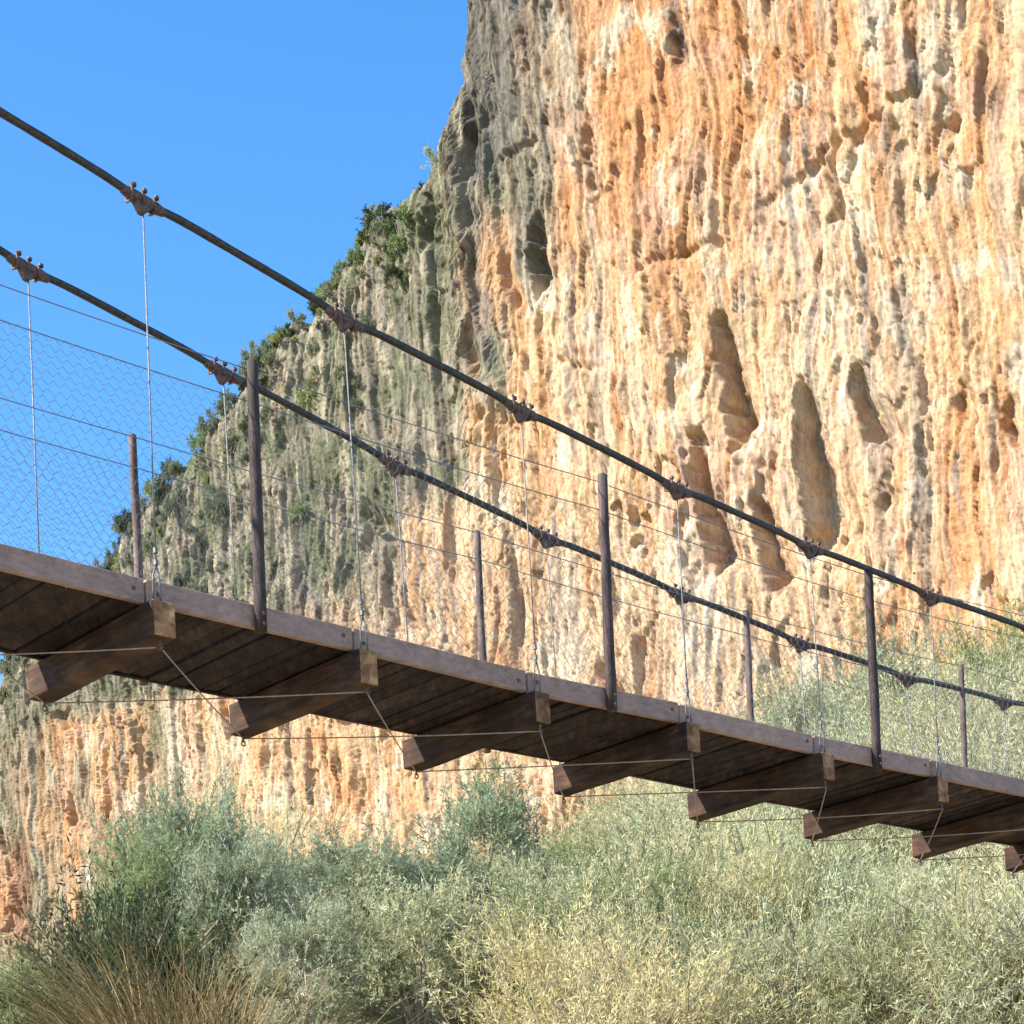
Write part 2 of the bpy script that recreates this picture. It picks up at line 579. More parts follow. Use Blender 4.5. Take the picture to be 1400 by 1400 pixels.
# rusty red slab low on the left
m = np.exp(-((PX - 22) / 17) ** 4) * sstep(1130, 1165, PY) * sstep(1320, 1270, PY)
C = lerp(C, np.repeat(c3(.33, .17, .11)[None, :], len(uu), 0), m * 0.7)
C = np.clip(C * (0.86 - 0.14 * g)[:, None] * lerp(np.ones((len(uu), 3)), np.repeat(c3(.97, .98, .93)[None, :], len(uu), 0), g), 0.02, 0.85).reshape(len(us), NZ, 3)
C = np.concatenate([C] + [C[:, -1:, :] * 0.9] * len(back), 1).reshape(-1, 3)
att = cliff_me.color_attributes.new("pigment", 'FLOAT_COLOR', 'POINT')
att.data.foreach_set("color", np.concatenate([C, np.ones((len(C), 1))], 1).astype(np.float32).ravel())

m_rock, nt, bs = new_mat("limestone")
an = nt.nodes.new("ShaderNodeAttribute"); an.attribute_name = "pigment"
geo = nt.nodes.new("ShaderNodeNewGeometry")
vv = mapping(nt, geo.outputs["Position"], (1, 1, 0.35))
n1 = noise_node(nt, vv, 7.0, 7, 0.68, 0.4)
n2 = noise_node(nt, geo.outputs["Position"], 3.2, 6, 0.7)
cc = mixc(nt, an.outputs["Color"], ramp(nt, n1, [(0.28, 0.72), (0.5, 1.06), (0.75, 1.30)]), 1.0, 'MULTIPLY')
cc = mixc(nt, cc, ramp(nt, n2, [(0.3, (0.80, 0.78, 0.76)), (0.55, (1.0, 1.0, 1.0)), (0.75, (1.10, 1.04, 0.95))]), 1.0, 'MULTIPLY')
nt.links.new(cc, bs.inputs["Base Color"])
bs.inputs["Roughness"].default_value = 0.95
bs.inputs["Specular IOR Level"].default_value = 0.15
n3 = noise_node(nt, mapping(nt, geo.outputs["Position"], (1, 1, 0.6)), 16.0, 6, 0.75, 0.6)
cc = mixc(nt, cc, ramp(nt, n3, [(0.32, (0.70, 0.66, 0.62)), (0.46, (1.04, 1.03, 1.02)), (0.7, (1.2, 1.18, 1.12))]), 0.8, 'MULTIPLY')
nt.links.new(cc, bs.inputs["Base Color"])
hsum = nt.nodes.new("ShaderNodeMath"); hsum.operation = 'ADD'
nt.links.new(n1, hsum.inputs[0]); nt.links.new(n3, hsum.inputs[1])
bump(nt, bs, hsum.outputs[0], 1.0, 0.06)
cliff = link("cliff", cliff_me, m_rock, None, False)
tag(cliff, "towering orange and grey limestone cliff with dark vertical streaks", "cliff", kind="structure")

# ------------------------------------------------------------------ ground
gx = np.concatenate([np.linspace(-900, -40, 18), np.linspace(-38, 38, 150), np.linspace(40, 900, 18)])
gy = np.concatenate([np.linspace(-900, -10, 18), np.linspace(-8, 95, 190), np.linspace(100, 1500, 18)])
GX, GY = np.meshgrid(gx, gy, indexing='ij')
GZ = ground_z(GX, GY)
gv = np.stack([GX, GY, GZ], 2).reshape(-1, 3)
ii, jj = np.meshgrid(np.arange(len(gx) - 1), np.arange(len(gy) - 1), indexing='ij')
a0 = (ii * len(gy) + jj).ravel()
gme = mesh_np("ground", gv, np.stack([a0, a0 + len(gy), a0 + len(gy) + 1, a0 + 1], 1), 4)
m_ground, nt, bs = new_mat("stony_earth")
geo = nt.nodes.new("ShaderNodeNewGeometry")
n1 = noise_node(nt, geo.outputs["Position"], 1.3, 7, 0.65)
n2 = noise_node(nt, geo.outputs["Position"], 9.0, 6, 0.7)
cc = mixc(nt, ramp(nt, n1, [(0.3, (.13, .12, .06)), (0.55, (.30, .25, .15)), (0.75, (.40, .34, .22))]), ramp(nt, n2, [(0.3, 0.6), (0.7, 1.2)]), 1.0, 'MULTIPLY')
nt.links.new(cc, bs.inputs["Base Color"])
bs.inputs["Roughness"].default_value = 1.0
bump(nt, bs, n2, 0.7, 0.08)
tag(link("ground", gme, m_ground, None, True), "stony slope rising to the foot of the cliff", "ground", kind="structure")

# ================================================================== BRIDGE
M_BEAM = wood("beam_timber", (.026, .014, .010), (.075, .038, .024), (.14, .075, .042), (0.6, 0.6, 5.0), 0.85, 0.45)
M_ENDGRAIN = wood("weathered_end_grain", (.14, .055, .026), (.40, .19, .085), (.68, .42, .21), (2.5, 2.5, 2.5), 0.9, 0.5)
M_PLANK = wood("plank_timber", (.020, .011, .011), (.052, .029, .026), (.095, .055, .047), (5.0, 0.7, 5.0), 0.85, 0.5, 0.5, 0.35)
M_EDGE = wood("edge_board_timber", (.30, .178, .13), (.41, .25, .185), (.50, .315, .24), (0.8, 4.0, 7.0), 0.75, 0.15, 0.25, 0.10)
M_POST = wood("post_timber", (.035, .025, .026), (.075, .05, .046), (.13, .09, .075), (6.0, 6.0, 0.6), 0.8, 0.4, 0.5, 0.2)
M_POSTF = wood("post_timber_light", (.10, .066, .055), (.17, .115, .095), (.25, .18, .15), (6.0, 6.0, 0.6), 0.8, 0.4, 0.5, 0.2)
M_CABLE = metal("cable_steel", (.035, .032, .032), (.10, .082, .072), 0.6, 0.5, 60)
M_CLAMP = metal("rusty_clamp", (.07, .045, .04), (.20, .125, .10), 0.75, 0.35, 70)
M_ROPE = metal("hanger_steel", (.12, .115, .12), (.24, .225, .215), 0.6, 0.3, 80)
M_NET = metal("netting_steel", (.14, .14, .15), (.28, .27, .27), 0.5, 0.5, 80)
M_BRACE = metal("bracing_steel", (.28, .19, .15), (.46, .33, .27), 0.6, 0.4, 60)

bridge = empty("suspension_footbridge", tuple(bp(0, BW / 2, 0)))
tag(bridge, "wooden plank suspension footbridge hung from two steel cables in front of the cliff", "footbridge")
BINV = bridge.matrix_basis.inverted()


def part(mb, name, mat, parent=bridge, smooth=False, bevel=0.0, kind=None):
    off = np.array(bridge.location)
    mb.v = [tuple(np.asarray(p) - off) for p in mb.v]
    o = mb.build(name, mat, parent, smooth, bevel)
    if kind: o["kind"] = kind
    return o


near_px = [(240, 875), (521, 936), (756, 990), (961, 1029), (1143, 1068), (1301, 1098)]
far_px = [(71, 963), (340, 1011), (575, 1056), (775, 1090), (957, 1124), (1113, 1150), (1260, 1176), (1386, 1193)]
near_cl = [(195, 276), (470, 437), (712, 562), (925, 669), (1107, 750), (1272, 816)]
far_cl = [(38, 368), (305, 510), (540, 637), (747, 736), (930, 814), (1093, 880), (1240, 928), (1372, 960)]
I0, I1 = -5, 13


def series(px, c, half=0.0):
    m = np.array([on_bridge(a, b, c) for a, b in px])
    k = np.arange(len(m))
    pa = np.polyfit(k, m[:, 0], 1)
    pz = np.polyfit(k, m[:, 1], 2)
    out = {}
    for i in range(I0, I1 + 1):
        if 0 <= i < len(m):
            out[i] = (m[i, 0] - half, m[i, 1])
        else:
            z = np.polyval(pz, i)
            j = 0 if i < 0 else len(m) - 1
            z += (m[j, 1] - np.polyval(pz, j)) * 0.7 ** abs(i - j)
            out[i] = (np.polyval(pa, i) - half, z)
    return out


BEAM_W, BEAM_H, PROT = 0.115, 0.155, 0.07
nb = series(near_px, 0.0, BEAM_W / 2)
fb = series(far_px, BW, BEAM_W / 2)
CN, CF = 0.035, BW - 0.035
nc = series(near_cl, CN)
fc = series(far_cl, CF)
ks = list(range(I0, I1 + 1))


def deck_z(a, near=True):
    s_ = nb if near else fb
    return np.interp(a, [s_[k][0] for k in ks], [s_[k][1] + BEAM_H for k in ks])


rr = random.Random(3)
for k in ks:                                            # cross beams
    (an_, zn), (af, zf) = nb[k], fb[k]
    w = BEAM_W / 2 * rr.uniform(0.94, 1.05)
    hh = BEAM_H * rr.uniform(0.97, 1.0)
    c0, c1 = rr.uniform(-0.012, 0.012), BW + rr.uniform(-0.012, 0.012)
    mb = MB()
    NS = 6
    rings = []
    for s_ in range(NS + 1):
        t = s_ / NS
        a_, z_, c_ = an_ + (af - an_) * t, zn + (zf - zn) * t, c0 + (c1 - c0) * t
        jw, jz = rr.uniform(-.003, .003), rr.uniform(-.003, .003)
        rings.append([bp(a_ - w + jw, c_, z_ + jz), bp(a_ + w + jw, c_, z_ + jz), bp(a_ + w + jw, c_, z_ + hh - 0.001), bp(a_ - w + jw, c_, z_ + hh - 0.001)])
    vs_, fs_ = [p for r in rings for p in r], []
    for s_ in range(NS):
        for q in range(4):
            q2 = (q + 1) % 4
            fs_.append((s_ * 4 + q, s_ * 4 + q2, s_ * 4 + 4 + q2, s_ * 4 + 4 + q))
    fs_ += [(3, 2, 1, 0), tuple(NS * 4 + q for q in range(4))]
    mb.add(vs_, fs_)
    bo = part(mb, "cross_beam", M_BEAM, bevel=0.006)
    bo.data.materials.append(M_ENDGRAIN)
    for q in (-2, -1):
        bo.data.polygons[len(bo.data.polygons) + q].material_index = 1

a_lo, a_hi = nb[I0][0], nb[I1][0]
a = a_lo                                                # deck planks, one by one
while a < a_hi:
    w = rr.uniform(0.078, 0.098)
    gap = rr.uniform(0.008, 0.020)
    th = rr.uniform(0.030, 0.036)
    c0, c1 = PROT + 0.034, BW - PROT - 0.034
    dz0, dz1 = rr.uniform(0, .012), rr.uniform(0, .012)
    tl = rr.uniform(-.004, .004)
    # across the bridge the far side of the deck lies at its own station
    def pt(aa, c, top, e):
        t = c / BW
        af_ = aa + np.interp(aa, [nb[k][0] for k in ks], [fb[k][0] - nb[k][0] for k in ks]) * t
        z = deck_z(aa) * (1 - t) + deck_z(af_, False) * t
        return bp(af_, c, z + 0.002 + (th if top else 0) + (dz0 * (1 - t) + dz1 * t) + tl * e)
    mb = MB()
    mb.hexa([pt(a, c0, 0, -1), pt(a + w, c0, 0, 1), pt(a + w, c1, 0, 1), pt(a, c1, 0, -1),
             pt(a, c0, 1, -1), pt(a + w, c0, 1, 1), pt(a + w, c1, 1, 1), pt(a, c1, 1, -1)])
    part(mb, "deck_plank", M_PLANK, bevel=0.003)
    a += w + gap

EDGE_H = 0.104
for near in (True, False):                              # edge boards, one per bay
    s_ = nb if near else fb
    c0, c1 = (PROT, PROT + 0.03) if near else (BW - PROT - 0.03, BW - PROT)
    for k in ks[:-1]:
        (a0_, z0_), (a1_, z1_) = s_[k], s_[k + 1]
        j = 0.03
        sl = (z1_ - z0_) / (a1_ - a0_)
        a0_ += -j + 0.005; a1_ += -j - 0.005
        z0_ += BEAM_H + 0.001 - sl * j; z1_ += BEAM_H + 0.001 - sl * j
        e0 = rr.uniform(-.006, .004)
        z0_ += rr.uniform(0, .006); z1_ += rr.uniform(0, .006)
        mb = MB()
        mb.hexa([bp(a0_, c0 + e0, z0_), bp(a1_, c0 + e0, z1_), bp(a1_, c1 + e0, z1_), bp(a0_, c1 + e0, z0_),
                 bp(a0_, c0 + e0, z0_ + EDGE_H), bp(a1_, c0 + e0, z1_ + EDGE_H), bp(a1_, c1 + e0, z1_ + EDGE_H), bp(a0_, c1 + e0, z0_ + EDGE_H)])
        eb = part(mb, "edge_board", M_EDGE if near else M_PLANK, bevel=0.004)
        if near:
            for t in (0.05, 0.95):
                zq = z0_ + (z1_ - z0_) * t + EDGE_H * rr.uniform(0.4, 0.6); aq = a0_ + (a1_ - a0_) * t
                mb = MB()
                mb.tube([bp(aq, c0 + e0 - 0.006, zq), bp(aq, c0 + e0 + 0.004, zq)], 0.009, 6)
                part(mb, "bolt", M_CLAMP, eb)

# railing posts
npost = [((357, 864), (345, 495)), ((837, 972), (823, 650)), ((1200, 1053), (1187, 778))]
fpost = [((189, 800), (181, 596)), ((660, 908), (652, 727)), ((1026, 1000), (1020, 836)), ((1317, 1055), (1314, 910))]
post_tops = {True: [], False: []}
for near, lst in ((True, npost), (False, fpost)):
    c = PROT - 0.029 if near else BW - PROT + 0.029
    pts = []
    for (b, t) in lst:
        ab, zb = on_bridge(*b, c); at_, zt = on_bridge(*t, c)
        if not near:
            zb = float(deck_z(ab, False)) + 0.0
        pts.append((ab, zb, at_, zt))
    step = (pts[-1][0] - pts[0][0]) / (len(pts) - 1)
    hgt = np.mean([p[3] - p[1] for p in pts])
    while pts[0][0] - step > a_lo:
        q = pts[0]; ab = q[0] - step; zb = float(deck_z(ab, near)) + 0.01
        pts.insert(0, (ab, zb, ab + q[2] - q[0], zb + hgt))
    while pts[-1][0] + step < a_hi:
        q = pts[-1]; ab = q[0] + step; zb = float(deck_z(ab, near)) + 0.01
        pts.append((ab, zb, ab + q[2] - q[0], zb + hgt))
    post_tops[near] = pts
    for q in pts:
        mb = MB()
        path, rads = [], []
        r0 = 0.026 if near else 0.020
        for s_ in range(9):
            t = s_ / 8
            path.append(bp(q[0] + (q[2] - q[0]) * t + rr.uniform(-.002, .002), c + rr.uniform(-.002, .002), q[1] + (q[3] - q[1]) * t))
            rads.append(r0 * (1.05 - 0.10 * t) * rr.uniform(0.97, 1.03))
        path.append(path[-1] + np.array([0, 0, 0.006])); rads.append(r0 * 0.7)
        mb.tube(path, rads, 12)
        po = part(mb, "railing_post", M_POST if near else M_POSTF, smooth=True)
        mb = MB()                                        # fixing bolts through the edge board
        for dz in (0.03, 0.075):
            cc_ = c - r0 - 0.004 if near else c + r0 + 0.004
            mb.tube([bp(q[0], cc_, q[1] + dz), bp(q[0], cc_ + (0.01 if near else -0.01), q[1] + dz)], 0.008, 6)
        part(mb, "bolt", M_CLAMP, po)


# main cables: kinked a little at every clamp
def cable_path(s_, c):
    pts, key = [], [(s_[k][0], s_[k][1]) for k in ks]
    A = [p[0] for p in key]; Zk = [p[1] for p in key]
    for k in range(len(key) - 1):
        for q in range(12):
            t = q / 12
            z = Zk[k] + (Zk[k + 1] - Zk[k]) * t
            z += 0.030 * (1 - math.exp(-min(t, 1 - t) / 0.07)) - 0.012     # stiff rope: stays a touch high between clamps
            pts.append(bp(A[k] + (A[k + 1] - A[k]) * t, c, z))
    pts.append(bp(A[-1], c, Zk[-1]))
    return pts


def clamp(cx, near, cable_obj, sl, seed):
    """wedge plate with U-bolts gripping the main cable; cx = (along, height)."""
    r = random.Random(seed)
    c = CN if near else CF
    e = np.array([BD[0], BD[1], sl]); e /= np.linalg.norm(e)          # along the cable
    up = np.cross(np.array([BN[0], BN[1], 0]), e); up = up if up[2] > 0 else -up
    ac = np.array([BN[0], BN[1], 0])
    o = bp(cx[0], c, cx[1])
    mb = MB()
    # wedge: wide saddle on the cable narrowing to the hanger eye
    prof = [(-0.085, 0.012), (-0.075, 0.028), (0.075, 0.024), (0.088, 0.006), (0.030, -0.036), (0.012, -0.062), (-0.014, -0.062), (-0.040, -0.030)]
    for sgn in (-1, 1):
        pass
    vs_ = [o + e * p * 0.9 + up * q * 0.9 + ac * s2 * 0.018 for s2 in (-1, 1) for p, q in prof]
    n = len(prof)
    fs_ = [tuple(range(n)), tuple(range(2 * n - 1, n - 1, -1))] + [(i, i + n, (i + 1) % n + n, (i + 1) % n) for i in range(n)]
    mb.add(vs_, fs_)
    mb.tube([o + e * -0.11 + up * .006, o + e * -0.06 + up * .004, o + e * 0.06 + up * .004, o + e * 0.11 + up * .006], [0.018, 0.027, 0.027, 0.018], 10)
    body = part(mb, "cable_clamp", M_CLAMP, cable_obj, bevel=0.004)
    body.parent = cable_obj
    for p in (-0.062, -0.008, 0.052):                                   # U-bolts, threaded ends up
        mb = MB()
        hgt = 0.034 + r.uniform(-0.008, 0.010)
        for s2 in (-1, 1):
            tip = o + e * (p + r.uniform(-.008, .008) - 0.012) + up * hgt + ac * s2 * 0.026
            mb.tube([o + e * p + up * -0.022 + ac * s2 * 0.024, tip], 0.0065, 6)
            mid = o + e * (p - 0.004) + up * 0.026 + ac * s2 * 0.025
            mb.tube([mid, mid + up * 0.012], 0.0125, 6)
        mb.tube([o + e * p + up * -0.022 - ac * 0.024, o + e * p + up * -0.028, o + e * p + up * -0.022 + ac * 0.024], 0.0065, 6)
        part(mb, "u_bolt", M_CLAMP, cable_obj)


for near, s_, c in ((True, nc, CN), (False, fc, CF)):
    mb = MB()
    mb.tube(cable_path(s_, c), 0.0165, 18, lobes=6, twist=14.0, lobe_amp=0.09)
    cable = part(mb, "main_cable", M_CABLE, smooth=True)
    beams = nb if near else fb
    for k in ks:
        kk0, kk1 = max(k - 1, I0), min(k + 1, I1)
        sl = (s_[kk1][1] - s_[kk0][1]) / (s_[kk1][0] - s_[kk0][0])
        clamp(s_[k], near, cable, sl, k + 50)
        # hanger rope: single rope, then a loop of two strands round the beam end
        (ca, cz), (ba, bz) = s_[k], beams[k]
        sep = 0.020
        split = bz + BEAM_H + 0.16
        mb = MB()
        top = bp(ca, c, cz - 0.05)
        sp = bp(ba + (ca - ba) * 0.1, c, split)
        mb.tube([top, top * 0.5 + sp * 0.5, sp], 0.0036, 6)
        for sg in (-1, 1):
            mb.tube([sp, bp(ba + sg * sep * 0.8, c, split - 0.05), bp(ba + sg * sep, c, bz + BEAM_H - 0.01)], 0.0042, 6)
        hg = part(mb, "hanger", M_ROPE, smooth=True)
        for q in (0.0, 0.05):
            mb = MB()
            p0 = bp(ba + (ca - ba) * 0.12, c, split + q)
            mb.tube([p0, p0 + np.array([0, 0, 0.022])], 0.010, 8)
            part(mb, "rope_clip", M_ROPE, hg)

# bracing wires crossed under the deck between beam ends
for k in ks[:-1]:
    for (i, j) in ((k, k + 1), (k + 1, k)):
        A_, Z_ = nb[i]; B_, Y_ = fb[j]
        p0 = bp(A_ + rr.uniform(-.01, .01), 0.03, Z_ - 0.035)
        p1 = bp(B_, BW - 0.03, Y_ - 0.012)
        mid = (p0 + p1) / 2 + np.array([0, 0, -rr.uniform(0.0, 0.03)])
        mb = MB()
        pts = [(1 - t) ** 2 * p0 + 2 * t * (1 - t) * mid + t * t * p1 for t in np.linspace(0, 1, 9)]
        mb.tube(pts, 0.0034, 5)
        part(mb, "bracing_wire", M_BRACE, smooth=True)
for k in ks:
    for near in (True, False):
        A_, Z_ = (nb if near else fb)[k]
        c = 0.03 if near else BW - 0.03
        mb = MB()
        mb.tube([bp(A_, c, Z_ + 0.0), bp(A_, c, Z_ - 0.030)], 0.006, 6)
        pts = [bp(A_ + 0.012 * math.cos(t), c, Z_ - 0.036 + 0.012 * math.sin(t)) for t in np.linspace(0, 2 * math.pi, 9)]
        mb.tube(pts, 0.004, 5, cap=False)
        part(mb, "eye_bolt", M_CLAMP)

# rail wires and netting on both sides
for near in (True, False):
    pts = post_tops[near]
    c = PROT + 0.004 if near else BW - PROT - 0.004
    A_ = np.array([p[2] for p in pts]); T_ = np.array([p[3] for p in pts])
    for drop, name in ((0.02, "rail_wire"), (0.165, "rail_wire")):
        mb = MB()
        path = []
        for k in range(len(pts) - 1):
            for q in range(8):
                t = q / 8
                path.append(bp(A_[k] + (A_[k + 1] - A_[k]) * t, c, T_[k] + (T_[k + 1] - T_[k]) * t - drop - 0.05 * t * (1 - t)))
        path.append(bp(A_[-1], c, T_[-1] - drop))
        mb.tube(path, 0.0026, 5)
        part(mb, name, M_NET, smooth=True)
    # woven hexagonal netting
    cell_a, cell_t = 0.056, 0.040
    a0_, a1_ = max(A_[0], nb[-3][0]), min(A_[-1], nb[11][0])
    ncol = int((a1_ - a0_) / cell_a)
    nrow = 24
    cg, rg = np.arange(ncol + 1), np.arange(nrow + 1)
    def net_pt(u_, v_):
        a_ = a0_ + u_ * cell_a
        zt = np.interp(a_, A_, T_) - 0.165
        zb = deck_z(a_, near) + EDGE_H - 0.02
        t = v_ / nrow
        z = zb + (zt - zb) * t + 0.004 * np.sin(u_ * 1.7 + v_) 
        c_ = c + 0.015 * np.sin(a_ * 2.1 + v_ * 0.35)
        q = BO[None, :] + BD[None, :] * a_[:, None] + BN[None, :] * c_[:, None]
        return np.stack([q[:, 0], q[:, 1], z], 1)
    U_, V_ = np.meshgrid(cg[:-1], rg[:-1], indexing='ij')
    U_, V_ = U_.ravel().astype(float), V_.ravel().astype(float)
    segs = []
    sh = (V_ % 2) * 0.5
    # hexagon row: twisted upright, then two slanting strands to the neighbours of the next row
    segs.append((net_pt(U_ + sh, V_), net_pt(U_ + sh, V_ + 0.38)))
    segs.append((net_pt(U_ + sh, V_ + 0.38), net_pt(U_ + sh + 0.5, V_ + 1.0)))
    segs.append((net_pt(U_ + sh, V_ + 0.38), net_pt(U_ + sh - 0.5, V_ + 1.0)))
    p0 = np.concatenate([s2[0] for s2 in segs]); p1 = np.concatenate([s2[1] for s2 in segs])
    t_ = p1 - p0; t_ /= np.linalg.norm(t_, axis=1)[:, None]
    ref = np.array([BN[0], BN[1], 0.0])
    x_ = np.cross(t_, ref); x_ /= np.linalg.norm(x_, axis=1)[:, None]
    y_ = np.cross(t_, x_)
    rw = 0.0010
    ring = [x_ * math.cos(q) * rw + y_ * math.sin(q) * rw for q in (0.5, 2.6, 4.7)]
    V = np.stack([p0 + ring[0], p0 + ring[1], p0 + ring[2], p1 + ring[0], p1 + ring[1], p1 + ring[2]], 1).reshape(-1, 3)
    b_ = np.arange(len(p0))[:, None] * 6
    F = np.concatenate([b_ + np.array([[0, 1, 4, 3]]), b_ + np.array([[1, 2, 5, 4]]), b_ + np.array([[2, 0, 3, 5]])], 0)
    V = V - np.array(bridge.location)[None, :]
    no = link("wire_netting", mesh_np("wire_netting", V, F, 4), M_NET, bridge)
    no["kind"] = "stuff"

# ================================================================== VEGETATION
def leaf_mat(name, c_dark, c_mid, c_light, transl=0.42, rough=0.6):
    m = bpy.data.materials.new(name)
    m.use_nodes = True
    nt = m.node_tree
    bs = nt.nodes["Principled BSDF"]
    out = nt.nodes["Material Output"]
    an = nt.nodes.new("ShaderNodeAttribute"); an.attribute_name = "tone"
    oi = nt.nodes.new("ShaderNodeObjectInfo")
    c = ramp(nt, an.outputs["Fac"], [(0.0, c_dark), (0.5, c_mid), (1.0, c_light)])
    ov = ramp(nt, oi.outputs["Random"], [(0.0, (0.72, 0.82, 0.74)), (0.5, (1, 1, 1)), (1.0, (1.18, 1.10, 0.92))])
    c = mixc(nt, c, ov, 1.0, 'MULTIPLY')
    nt.links.new(c, bs.inputs["Base Color"])
    bs.inputs["Roughness"].default_value = rough
    bs.inputs["Specular IOR Level"].default_value = 0.12
    tr = nt.nodes.new("ShaderNodeBsdfTranslucent")
    nt.links.new(c, tr.inputs["Color"])
    mx = nt.nodes.new("ShaderNodeMixShader")
    mx.inputs[0].default_value = transl
    nt.links.new(bs.outputs[0], mx.inputs[1]); nt.links.new(tr.outputs[0], mx.inputs[2])
    nt.links.new(mx.outputs[0], out.inputs[0])
    return m


M_GREEN = leaf_mat("blue_green_leaf", (.14, .165, .09), (.33, .36, .225), (.60, .61, .45))
M_CLIFFG = leaf_mat("cliff_plant_leaf", (.10, .12, .065), (.20, .22, .13), (.32, .34, .22))
M_FRESH = leaf_mat("fresh_green_leaf", (.10, .14, .05), (.22, .27, .11), (.37, .41, .20))
M_PALE = leaf_mat("pale_scrub_leaf", (.24, .255, .12), (.48, .48, .28), (.68, .67, .46))
M_STRAW = leaf_mat("straw_scrub_leaf", (.30, .27, .12), (.52, .475, .27), (.70, .65, .43))
M_DARK = leaf_mat("dark_green_shade_leaf", (.022, .032, .014), (.05, .068, .03), (.10, .125, .06))  # darkened to put the hollow's shade into leaf colour; dark cliff plants share it
M_DRY = leaf_mat("dry_grass_blade", (.08, .055, .02), (.20, .14, .06), (.38, .285, .14), 0.25)
M_TWIG = wood("twig_bark", (.20, .165, .12), (.34, .29, .21), (.48, .42, .33), (5, 5, 1), 0.9, 0.3)


def shrub_meshes(seed, rx, ry, hz, twigs, per, leaf_l, leaf_w, spread=0.8, upw=0.35, tw_len=0.35, lobes=0.35, shell=0.45):
    r = np.random.default_rng(seed)
    # points in a lumpy dome; base at z = 0
    th = r.uniform(0, 2 * math.pi, twigs)
    cz = r.uniform(-0.8, 1.0, twigs)
    sr = np.sqrt(np.maximum(0, 1 - cz * cz))
    nx, ny, nz = sr * np.cos(th), sr * np.sin(th), cz
    ncl = max(14, twigs // 26)                       # twigs gather in clumps
    ci = r.integers(0, ncl, twigs)
    dirs = np.stack([nx[:ncl], ny[:ncl], nz[:ncl]], 1)[ci] + r.normal(0, 0.15, (twigs, 3))
    dirs /= np.linalg.norm(dirs, axis=1)[:, None]
    nx, ny, nz = dirs[:, 0], dirs[:, 1], np.maximum(dirs[:, 2], -0.8)
    crad = r.uniform(0.62, 1.08, ncl)[ci]
    ctone = r.uniform(0, 1, ncl)[ci]
    lump = 1 + lobes * (perlin(nx * 1.9 + seed, ny * 1.9 + nz * 1.3, seed % 50) + 0.6 * perlin(nx * 4.1 + 9, ny * 4.1 + nz * 3.0 + seed, seed % 50 + 3))
    rad_ = np.where(r.random(twigs) < 0.8, crad * r.normal(1.0, 0.075, twigs), shell + (1 - shell) * r.random(twigs)) * lump
    ctr_z = hz * 0.42
    P0 = np.stack([nx * rad_ * rx, ny * rad_ * ry, ctr_z + nz * rad_ * (hz - ctr_z)], 1)
    P0[:, 2] = np.maximum(P0[:, 2], 0.05)
    D = np.stack([nx, ny, nz + upw], 1) + r.normal(0, spread, (twigs, 3)) * 0.55
    D /= np.linalg.norm(D, axis=1)[:, None]
    L = tw_len * r.uniform(0.5, 1.3, twigs)
    # leaves along twigs
    n = twigs * per
    ti = np.repeat(np.arange(twigs), per)
    t = np.tile(np.linspace(0.08, 1.0, per), twigs) + r.uniform(-.05, .05, n)
    base = P0[ti] + D[ti] * (L[ti] * t)[:, None]
    base[:, 2] -= 0.10 * L[ti] * t * t
    side = r.normal(0, 1, (n, 3))
    ld = D[ti] * 0.75 + side * 0.62
    ld /= np.linalg.norm(ld, axis=1)[:, None]
    wv = np.cross(ld, r.normal(0, 1, (n, 3))); wv /= np.linalg.norm(wv, axis=1)[:, None] + 1e-9
    ll = leaf_l * r.uniform(0.55, 1.25, n); lw = leaf_w * r.uniform(0.7, 1.25, n)
    tip = base + ld * ll[:, None]
    m1 = base + ld * (ll * 0.45)[:, None] + wv * (lw * 0.5)[:, None]
    m2 = base + ld * (ll * 0.45)[:, None] - wv * (lw * 0.5)[:, None]
    V = np.stack([base, m1, tip, m2], 1).reshape(-1, 3)
    F = np.arange(n * 4)
    me = mesh_np("foliage", V, F, 4)
    tw_tone = r.uniform(0, 1, twigs)
    tone = np.clip(0.4 * ctone[ti] + 0.3 * tw_tone[ti] + 0.3 * r.uniform(0, 1, n), 0, 1)
    at_ = me.attributes.new("tone", 'FLOAT', 'POINT')
    at_.data.foreach_set("value", np.repeat(tone, 4).astype(np.float32))
    # branches
    mb = MB()
    nl = 9
    for k in range(nl):
        a_ = 2 * math.pi * k / nl + r.uniform(-.3, .3)
        e = np.array([math.cos(a_) * rx * r.uniform(.35, .75), math.sin(a_) * ry * r.uniform(.35, .75), hz * r.uniform(.5, .85)])
        s0 = np.array([math.cos(a_) * 0.08, math.sin(a_) * 0.08, -0.15])
        md = (s0 + e) / 2 + np.array([0, 0, hz * .12]) + r.normal(0, .06, 3)
        mb.tube([s0, md, e], [0.035 * hz / 2, 0.02 * hz / 2, 0.006], 6)
    bm_v = list(mb.v); bm_f = list(mb.f)
    # fine twigs
    P1 = P0 + D * L[:, None]
    P1[:, 2] -= 0.10 * L
    bx_ = np.cross(D, r.normal(0, 1, (twigs, 3))); bx_ /= np.linalg.norm(bx_, axis=1)[:, None] + 1e-9
    by_ = np.cross(D, bx_)
    sel = np.arange(0, twigs, 2)
    rt = 0.006
    for s2 in sel:
        o = len(bm_v)
        for q in range(3):
            ang = q * 2.094
            bm_v.append(tuple(P0[s2] + (bx_[s2] * math.cos(ang) + by_[s2] * math.sin(ang)) * rt))
        bm_v.append(tuple(P1[s2]))
        bm_f += [(o, o + 1, o + 3), (o + 1, o + 2, o + 3), (o + 2, o, o + 3)]
    bme = bpy.data.meshes.new("branches")
    bme.from_pydata([tuple(map(float, p)) for p in bm_v], [], bm_f)
    bme.update()
    return me, bme


_veg = {}


